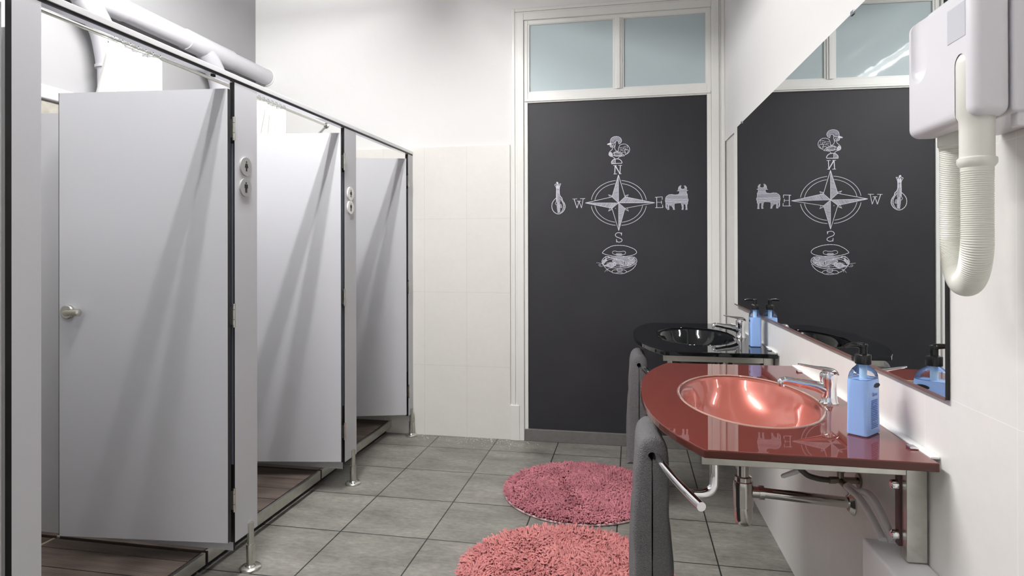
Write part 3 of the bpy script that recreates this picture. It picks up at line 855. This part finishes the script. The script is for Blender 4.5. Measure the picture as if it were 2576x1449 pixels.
    va.build('valve', mat('worn_brass_chrome', (.32,.29,.25), .3, metal=1), e)
    lv = MB(); 
    lv.sweep([(-.205,-.03,.603), (-.200,-.03,.605), (-.165,-.03,.620), (-.130,-.03,.640), (-.100,-.035,.655)], [.003,.0065,.0075,.0070,.006], 12); lv.build('valve_lever', M['whitehose'], e)
    return e
b1 = basin(VC, 0, M['redglass'], M['rededge'], M['redbowl'], M['rim'], 'dark red glass washbasin with a copper pink bowl, nearest the camera')
b2 = basin(VC+1.357, .010, M['blkglass'], M['blkglass'], M['blkbowl'], M['blkglass'], 'glossy black glass washbasin in front of the chalkboard')

def faucet(v, label, u=.602):
    e = empty('faucet', W(u, v, ZG), A); tag(e, label, 'faucet', 'chrome lever taps on the washbasins')
    # local x towards wall, -x over the bowl
    b = MB(); b.lathe([(.0255,0),(.0255,.003),(.023,.006),(.0215,.02),(.0205,.045),(.0215,.06),(.0235,.072),(.0235,.084),(.022,.0875),(.0,.0875)], (0,0,0), 36)
    b.build('body', M['chrome'], e)
    s = MB(); P = smooth_path([(.004,0,.030), (-.018,0,.043), (-.045,0,.051), (-.085,0,.0575), (-.115,0,.0625), (-.128,0,.060), (-.131,0,.053)], 6)
    n = len(P); rs = [.019 - .0075*min(1, i/(n*.55)) for i in range(n)]; rs[-1] = .0095
    s.sweep(P, rs, 28); s.cyl((-.129,0,.055), (-.129,0,.045), .0085, seg=20); s.build('spout', M['chrome'], e)
    l = MB()
    secs = [(.022,.088,.0185,.007),(.012,.094,.0215,.008),(-.008,.0985,.020,.0065),(-.030,.102,.0155,.0045),(-.055,.1065,.012,.0035),(-.075,.110,.010,.003),(-.083,.1115,.006,.002)]
    vs = []; SG = 20
    for x, z, w, h in secs:
        for k in range(SG):
            a = 2*PI*k/SG; vs.append((x, w*math.cos(a), z + h*math.sin(a)))
    fs = [(i*SG+k, i*SG+(k+1) % SG, (i+1)*SG+(k+1) % SG, (i+1)*SG+k) for i in range(len(secs)-1) for k in range(SG)]
    l.add(vs, fs, 0, True); l.add(vs[:SG], [list(range(SG))], 0, True); l.add(vs[-SG:], [list(range(SG))[::-1]], 0, True)
    l.cyl((0,0,.080), (0,0,.096), .0185, .0175, seg=28)
    l.build('lever', M['chrome'], e, merge=True)
    return e
faucet(1.922, 'chrome lever faucet on the dark red washbasin')
faucet(3.272, 'chrome lever faucet on the black washbasin', .612)

# ------------------------------------------------------------------ soap bottles
def rrect(w, d, r, n=6):
    pts = []
    for cx, cy, a0 in ((w/2-r, d/2-r, 0), (-w/2+r, d/2-r, PI/2), (-w/2+r, -d/2+r, PI), (w/2-r, -d/2+r, 1.5*PI)):
        for k in range(n+1):
            a = a0 + PI/2*k/n; pts.append((cx + r*math.cos(a), cy + r*math.sin(a)))
    return pts
def loft(mb, secs, n=6, mi=0, cap0=True, cap1=True):
    rings = [[(p[0], p[1], z) for p in rrect(w, d, r, n)] for (w, d, r, z) in secs]
    q = len(rings[0]); vs = [p for r_ in rings for p in r_]
    mb.add(vs, [(j*q+i, j*q+(i+1) % q, (j+1)*q+(i+1) % q, (j+1)*q+i) for j in range(len(rings)-1) for i in range(q)], mi, True)
    if cap0: mb.add(rings[0], [list(range(q))[::-1]], mi)
    if cap1: mb.add(rings[-1], [list(range(q))], mi)
    return mb
def bottle(loc, rz, pump_dir, label, near):
    e = empty('soap_bottle', loc, rz); tag(e, label, 'soap bottle', 'blue hand soap pump bottles')
    w, d = .077, .048
    S = [(w-.006,d-.006,.007,.0),(w,d,.008,.003),(w,d,.008,.02),(w*.985,d*.985,.009,.06),(w*.985,d,.010,.10),(w*1.02,d*1.02,.014,.125),(w*1.02,d*1.03,.018,.1335)]
    T = [(w*1.018,d*1.028,.018,.134),(w*1.01,d*1.02,.019,.139),(w*.93,d*.97,.02,.148),(w*.72,d*.8,.017,.157),(w*.45,.03,.0148,.163),(.029,.029,.0142,.166),(.026,.026,.0129,.170)]
    loft(MB(), S).build('filled_bottle', M['liquid'], e)
    loft(MB(), T, cap0=False, cap1=False).build('clear_shoulder', M['clear'], e)
    t = MB(); t.cyl((0,0,.13),(0,0,.168), .0085, seg=16); t.build('pump_tube', mat('pale_blue_tube', (.5,.68,.85), .3), e)
    p = MB(); p.lathe([(.0175,.168),(.0178,.170),(.0178,.189),(.0165,.191),(.0125,.192),(.009,.193),(.009,.208),(.0105,.209),(.0105,.214),(.0085,.217),(0,.2175)], (0,0,0), 32)
    c_, s_ = math.cos(pump_dir), math.sin(pump_dir)
    P = smooth_path([(0,0,.2125), (.02*c_,.02*s_,.2145), (.034*c_,.034*s_,.213), (.044*c_,.044*s_,.2095)], 4)
    p.sweep(P, [.0075-.004*i/(len(P)-1) for i in range(len(P))], 14)
    p.build('pump', M['black'], e)
    # label printing on the broad side
    lb = MB()
    yl = -d/2*1.035 - .0006
    lb.prism([(-.011 + .0155*math.cos(a)*(1), .117 + .0062*math.sin(a)*(1 if math.sin(a) > 0 else .75)) for a in [2*PI*k/24 for k in range(24)]], yl, yl-.0003, Matrix(((1,0,0,.026),(0,0,1,0),(0,1,0,0),(0,0,0,1))))
    lb.build('leaf_print', M['blackmatte'], e)
    tx = MB(); random.seed(3)
    z = .088
    for row in range(17):
        if row in (1,): z -= .001
        x = -.0155
        while x < .0195:
            ww = random.uniform(.0012, .0048)
            if row and not (row % 5 == 3 and random.random() < .2): tx.box((x, yl+.0006, z), (min(x+ww, .021), yl+.0001, z+.0016))
            x += ww + .0007
        z -= .0043
    tx.build('small_print', M['labelink'], e)
    cu = bpy.data.curves.new('brand_word', 'FONT'); cu.body = 'small'; cu.size = .0125; cu.extrude = .0001; cu.align_x = 'CENTER'
    cu.materials.append(M['labelink'])
    tmp = bpy.data.objects.new('tmp', cu); COL.objects.link(tmp); bpy.context.view_layer.update()
    me = bpy.data.meshes.new_from_object(tmp.evaluated_get(bpy.context.evaluated_depsgraph_get())); bpy.data.objects.remove(tmp)
    to = bpy.data.objects.new('label_word', me); COL.objects.link(to); to.parent = e
    to.location = (.004, yl+.0002, .094); to.rotation_euler = (PI/2, 0, 0); to.scale = (-1, 1, 1)
    return e
bt1 = bottle((.5495, 1.638, ZG+.0003), R(48.7), PI-.75+.1, 'blue soap bottle with black pump, large, on the red basin', True)
bt2 = bottle((.556, 3.020, ZG+.0003), R(-93+0), R(93)+PI-.2, 'blue soap bottle with black pump, on the black basin', False)

# ------------------------------------------------------------------ towels
def towel(vc, v0, v1, ucen, label, zb=.213):
    """thick folded towel hung over the bar; cross-section in (u,z), run along v"""
    zc = .700; L = v1-v0
    def outline(t, inset):
        outer = []; inner = []
        NZ = 34
        def hw(z, side):
            f = (zc - z)/(zc-zb)
            return .040 + .020*max(0, f)**.8 + .0035*math.sin(8*f + t*5 + side*1.3) + .006*noise.noise(Vector((t*3, f*6, side*5)))
        zl = [zb + (zc-zb)*k/NZ for k in range(NZ+1)]
        for z in zl: outer.append((-(hw(z, -1)-inset), z - zc + (inset if z == zb else 0)))
        for k in range(1, 12):
            a = PI*k/12; h = hw(zc, -1 if k < 6 else 1) - inset
            outer.append((-h*math.cos(a), (.052-inset)*math.sin(a)**.9))
        for z in reversed(zl): outer.append((hw(z, 1)-inset, z - zc + (inset if z == zb else 0)))
        for x, z in outer:
            zz = z + zc; sgn = -1 if x < 0 else 1
            f = max(0, (zc-zz)/(zc-zb))
            if zz <= zc - .012: inner.append((sgn*(.0010 + .003*f*abs(math.sin(f*5+t*2))), z + (.001 if f < .99 else 0)))
            else:
                b = math.atan2(z+.001, x); inner.append((.0118*math.cos(b), .0118*math.sin(b)))
        return outer, inner
    secs = [(0,.012),(.02,.005),(.05,.001)] + [(k/14, 0) for k in range(1, 14)] + [(.95,.001),(.98,.005),(1,.012)]
    mb = MB(); rings = []
    for t, ins in secs:
        o_, i_ = outline(t, ins); y = (t-.5)*L
        rings.append([(x, y + .004*math.sin(z*14), z) for x, z in o_] + [(x, y + .004*math.sin(z*14), z) for x, z in reversed(i_)])
    n = len(rings[0]); vs = [p for r_ in rings for p in r_]
    mb.add(vs, [(j*n+i, j*n+(i+1) % n, (j+1)*n+(i+1) % n, (j+1)*n+i) for j in range(len(secs)-1) for i in range(n)], 0, True)
    for rr, fl in ((rings[0], True), (rings[-1], False)):
        mb.add(rr, [((k, k+1, n-2-k, n-1-k) if fl else (n-1-k, n-2-k, k+1, k)) for k in range(n//2-1)], 0, True)
    o = mb.build('hand_towel', M['towel'], merge=True)
    o.location = W(ucen, (v0+v1)/2, zc); o.rotation_euler = (0, 0, A)
    tag(o, label, 'towel', 'grey towels hung on the basin rails')
    return o
towel(VC, 1.745, 1.985, .089+.004, 'grey terry towel folded over the rail of the red washbasin')
towel(VC+1.357, 3.10, 3.34, .100+.004, 'grey terry towel on the rail of the black washbasin, farther away')

# ------------------------------------------------------------------ bath mats
def bathmat(cx, cy, r, ms, label, seed, hlen, count):
    rnd = random.Random(seed)
    e = empty('bath_mat', (cx, cy, 0)); tag(e, label, 'bath mat', 'round pink shag bath mats')
    base = MB(); n = 96
    prof = [(r*.985, 0), (r*1.0, .004), (r*.99, .009), (0, .010)]
    base.lathe(prof, (0,0,0), n); base.build('mat_base', M['matback'], e)
    hm = MB(); hm.sweep([(r*.998*math.cos(2*PI*k/n), r*.998*math.sin(2*PI*k/n), .006) for k in range(n)], .005, 8, closed=True); hm.build('hem', M['hem'], e)
    t = MB(); V = []; F = []
    for i in range(count):
        rr = r*.985*math.sqrt(rnd.random()); a = rnd.uniform(0, 2*PI)
        x, y = rr*math.cos(a), rr*math.sin(a)
        # pile lies over in slowly varying directions, outward at the rim
        nx = noise.noise(Vector((x*4.0+seed, y*4.0, .3))); 
        da = nx*5.5 + rnd.gauss(0, .75)
        if rr > r*.88: da = a + rnd.gauss(0, .5)
        L = hlen*rnd.uniform(.7, 1.35); w = .0029*rnd.uniform(.8, 1.3)
        dx, dy = math.cos(da), math.sin(da); px_, py_ = -dy, dx
        lean = rnd.uniform(.55, 1.0); z0 = .008; zt = z0 + L*rnd.uniform(.28, .75)
        pts = [(0, z0), (.35*L*lean, z0+(zt-z0)*.75), (.75*L*lean, zt), (L*lean, zt-.002)]
        o = len(V)
        for j, (s, z) in enumerate(pts):
            ww = w*(.9, 1.1, 1.05, .55)[j]
            bx, by = x+dx*s, y+dy*s
            V += [(bx+px_*ww, by+py_*ww, z), (bx, by, z+ww*1.25), (bx-px_*ww, by-py_*ww, z)]
        for j in range(3):
            q = o+3*j
            F += [(q, q+1, q+4, q+3), (q+1, q+2, q+5, q+4)]
        F.append((o+9, o+10, o+11))
    t.add(V, F, 0, True)
    ob = t.build('pile', ms, e); ob['kind'] = 'stuff'
    return e
bathmat(-.262, 3.252, .400, M['shag_far'], 'round dusty pink shag mat, the farther one, below the black basin', 2, .022, 13000)
bathmat(-.262, 2.392, .405, M['shag_near'], 'round salmon pink shag mat, the nearer one, cut by the bottom edge', 5, .027, 13000)

# ------------------------------------------------------------------ hair dryer on the right wall
hd = empty('hair_dryer', W(U_WALL, 1.13, 1.47), A); tag(hd, 'white wall-mounted hair dryer with a ribbed hose, top right corner', 'hair dryer')
V0, V1, UF, ZB_, ZT_ = 1.022-1.13, 1.240-1.13, .522-U_WALL, -.003, .205
def bake(o):
    dg = bpy.context.evaluated_depsgraph_get(); me = bpy.data.meshes.new_from_object(o.evaluated_get(dg))
    o.modifiers.clear(); o.data = me
fr = MB(); fr.box((UF, V0, ZB_), (-.1005, V1, ZT_)); body = fr.build('housing', M['dryer'])
bv = body.modifiers.new('b', 'BEVEL'); bv.width = .017; bv.segments = 6; bv.limit_method = 'ANGLE'
def capsule(u, v, z0, r, su, sv):
    m_ = MB(); prof = [(0, -r)] + [(r*math.sin(a), -r*math.cos(a)) for a in [PI/2*k/8 for k in range(1, 9)]] + [(r, .4)]
    m_.lathe(prof, (0,0,0), 28); o = m_.build('cut', M['dryer'], merge=True)
    o.scale = (su, sv, 1); o.location = (u, v, z0); return o
cut = capsule(UF-.004, 1.190-1.13, .085+.034, .030, .55, 1.0)
bm_ = body.modifiers.new('c', 'BOOLEAN'); bm_.operation = 'DIFFERENCE'; bm_.object = cut; bm_.solver = 'EXACT'
m2 = MB(); rr = .0280
m2.lathe([(0, .001)] + [(rr*math.sin(a), -.0+(-rr)+rr*math.cos(a)) for a in [PI/2*k/8 for k in range(1, 9)]] + [(rr, -.25)], (0,0,0), 32)
cut2 = m2.build('cut', M['dryer'], merge=True); cut2.location = (.545-U_WALL, 1.058-1.13, .112)
bm_ = body.modifiers.new('d', 'BOOLEAN'); bm_.operation = 'DIFFERENCE'; bm_.object = cut2; bm_.solver = 'EXACT'
bpy.context.view_layer.update(); bake(body)
for c_ in (cut, cut2): bpy.data.objects.remove(c_)
for p in body.data.polygons: p.use_smooth = True
d = body.modifiers.new('es', 'EDGE_SPLIT'); d.split_angle = R(35)
body.parent = hd
mb = MB(); mb.box((-.0995, V0+.001, ZB_+.004), (-.001, V1-.001, ZT_+.004)); mb.build('back_cover', M['dryer'], hd, bevel=.006, bseg=4)
mb = MB(); mb.box((UF-.0008, -.088, .124), (UF+.002, -.036, .178)); mb.build('indicator_window', M['window_grey'], hd, bevel=.0008)
hu, hv = .545-U_WALL, 1.058-1.13
mb = MB(); rr = .0265
mb.lathe([(0, .110)] + [(rr*math.sin(a), .110-rr+rr*math.cos(a)) for a in [PI/2*k/8 for k in range(1, 9)]] + [(rr, .004), (.0232, -.003), (.0228, -.02), (.0228,-.060), (.0258,-.062), (.0262,-.066), (.0258,-.070), (.0232,-.074), (.0215,-.076), (.0215,-.082)][::1], (hu, hv, 0), 40)
mb.build('nozzle_handle', M['cream'], hd)
fu, fv = .585-U_WALL, 1.206-1.13
mb = MB(); mb.lathe([(.0245, .002), (.0245, -.020), (.0225, -.022), (.0225, -.026)][::-1], (fu, fv, 0), 32); mb.build('collar', M['cream'], hd)
# ribbed hose
c1, c2 = Vector((hu, hv, 0)), Vector((fu, fv, 0)); mid = (c1+c2)/2; half = (c2-c1)/2; rad = half.length
zb = 1.191 + .022 + rad - 1.47
path = []
n1 = 60
for k in range(n1): path.append(Vector((hu, hv, -.075 + (zb+.075)*k/n1)))
na = 90
for k in range(na+1):
    a = PI*k/na; path.append(mid - half*math.cos(a) + Vector((0,0,zb - rad*1.0*math.sin(a))))
for k in range(1, n1+1): path.append(Vector((fu, fv, zb + (-.022-zb)*k/n1)))
# resample
tot = [0]
for i in range(1, len(path)): tot.append(tot[-1] + (path[i]-path[i-1]).length)
stp = .0011; m_ = int(tot[-1]/stp); res = []; j = 0
for i in range(m_+1):
    s = i*stp
    while j < len(tot)-2 and tot[j+1] < s: j += 1
    t = (s-tot[j])/max(1e-9, tot[j+1]-tot[j]); res.append(path[j].lerp(path[j+1], min(1, t)))
mb = MB(); mb.sweep(res, [.0208 + .0011*(1 if (i % 3) == 0 else (.4 if i % 3 == 1 else -.2)) for i in range(len(res))], 32); mb.build('ribbed_hose', M['cream'], hd)
mb = MB(); mb.box((-.092, V0+.006, -.018), (-.074, V0+.024, .006)); mb.cyl((-.083, V0+.0055, -.008), (-.083, V0+.008, -.008), .004); mb.build('bottom_lug', M['dryer'], hd, bevel=.002)
# power cable cover going down beside the dryer

# ------------------------------------------------------------------ white box and hoses under the red basin
mb = MB(); mb.box((.580, 1.30, .395), (U_WALL-.0005, 1.618, .574), 0, RWM)
o = mb.build('wall_box', M['whitehose'], bevel=.006, bseg=3); tag(o, 'white box fixed to the wall under the red washbasin', 'box')
HOSES = (('white hose below the red basin, the one running nearer the camera', ((.632, 1.858, .612), (.636, 1.82, .612), (.643, 1.74, .632), (.643, 1.665, .612), (.640, 1.595, .575))),
         ('white hose below the red basin, the one farther from the camera', ((.632, 1.89, .606), (.630, 1.86, .606), (.628, 1.77, .612), (.626, 1.69, .600), (.622, 1.605, .575))))
for lab, pts in HOSES:
    mb = MB(); mb.sweep(smooth_path([W(*p) for p in pts], 8), .0092, 16)
    o = mb.build('drain_hose', M['whitehose']); tag(o, lab, 'hose', 'pair of white hoses under the basin')

# ------------------------------------------------------------------ lamp
em = bpy.data.materials.new('fluorescent_glow'); em.use_nodes = True
t = em.node_tree; t.nodes.remove(t.nodes['Principled BSDF']); en = t.nodes.new('ShaderNodeEmission')
en.inputs[0].default_value = (1, .985, .975, 1); en.inputs[1].default_value = 265
t.links.new(en.outputs[0], t.nodes['Material Output'].inputs['Surface'])
em_fill = em.copy(); em_fill.name = 'fill_glow_dim'; em_fill.node_tree.nodes['Emission'].inputs[1].default_value = 80
def lamp(y0, y1, label, em):
    LX, LZ = -1.275, 2.97
    cl = empty('ceiling_lamp', (LX, (y0+y1)/2, Z_CEIL)); tag(cl, label, 'lamp', 'fluorescent lamps on the ceiling')
    hl = (y1-y0)/2; dz = LZ - Z_CEIL
    MB().box((-.085, -hl-.02, dz+.035), (.085, hl+.02, 0)).build('lamp_housing', M['lampbody'], cl, bevel=.006)
    for s in (-1, 1):
        if s > 0: MB().box((s*.128-.003, -hl-.02, dz-.046), (s*.128+.003, hl+.02, dz+.06)).build('added_light_shield', M['lampbody'], cl)  # unseen shield added on one side to dim the upper right wall
        mb = MB(); mb.cyl((s*.065, -hl, dz), (s*.065, hl, dz), .014, seg=16); mb.build('tube', em, cl)
        for q in (-1, 1):
            mb = MB(); mb.box((s*.065-.012, q*hl-.012, dz-.018), (s*.065+.012, q*hl+.012, dz+.04)); mb.build('tube_holder', M['lampbody'], cl)
lamp(1.36, 2.86, 'twin-tube fluorescent ceiling lamp, mirrored in the blue transom glass', em)
lamp(-.55, .95, 'added twin-tube fill lamp above the camera, outside the view', em_fill)  # unseen lamp added to brighten the near surfaces

# crumbs of plaster along the foot of the back wall
mb = MB(); rc = random.Random(11)
for i in range(170):
    x = rc.choice((rc.uniform(-1.45, -.6), rc.gauss(-.98, .14))); y = Y_BACK - .015 - abs(rc.gauss(0, .09)); r = rc.uniform(.001, .0035)*(1.6 if rc.random() < .08 else 1)
    a0 = rc.uniform(0, 6); pts = [(x + r*rc.uniform(.6,1.2)*math.cos(a0+k*PI/2.5), y + r*rc.uniform(.6,1.2)*math.sin(a0+k*PI/2.5)) for k in range(5)]
    mb.prism(pts, 0, r*.6)
o = mb.build('plaster_crumbs', M['plaster']); tag(o, 'white plaster crumbs scattered on the floor along the back wall', 'debris', kind='stuff')

# ------------------------------------------------------------------ world, camera, view
w = bpy.data.worlds.new('World'); scn.world = w; w.use_nodes = True
w.node_tree.nodes['Background'].inputs[0].default_value = (1,1,1,1); w.node_tree.nodes['Background'].inputs[1].default_value = .2
cam = bpy.data.cameras.new('camera'); co = bpy.data.objects.new('camera', cam); COL.objects.link(co)
cam.sensor_width = 36; cam.sensor_fit = 'HORIZONTAL'; cam.lens = 1560.0/2576*36; cam.shift_y = -101.2/2576
cam.clip_start = .02
cam.dof.use_dof = True; cam.dof.focus_distance = 2.0; cam.dof.aperture_fstop = 10
fw = Vector((-0.18975669, 0.98182726, 0.00276137)); rt = Vector((0.98182707, 0.18976326, -0.00234925)); up = Vector((0.00283057, -0.0022654, 0.99999343))
co.matrix_world = Matrix(((rt.x, up.x, -fw.x, 0), (rt.y, up.y, -fw.y, 0), (rt.z, up.z, -fw.z, 1.27), (0,0,0,1)))
scn.camera = co
scn.view_settings.view_transform = 'Standard'; scn.view_settings.look = 'None'
scn.view_settings.gamma = 1; scn.view_settings.use_curve_mapping = False
scn.view_settings.exposure = 0.0
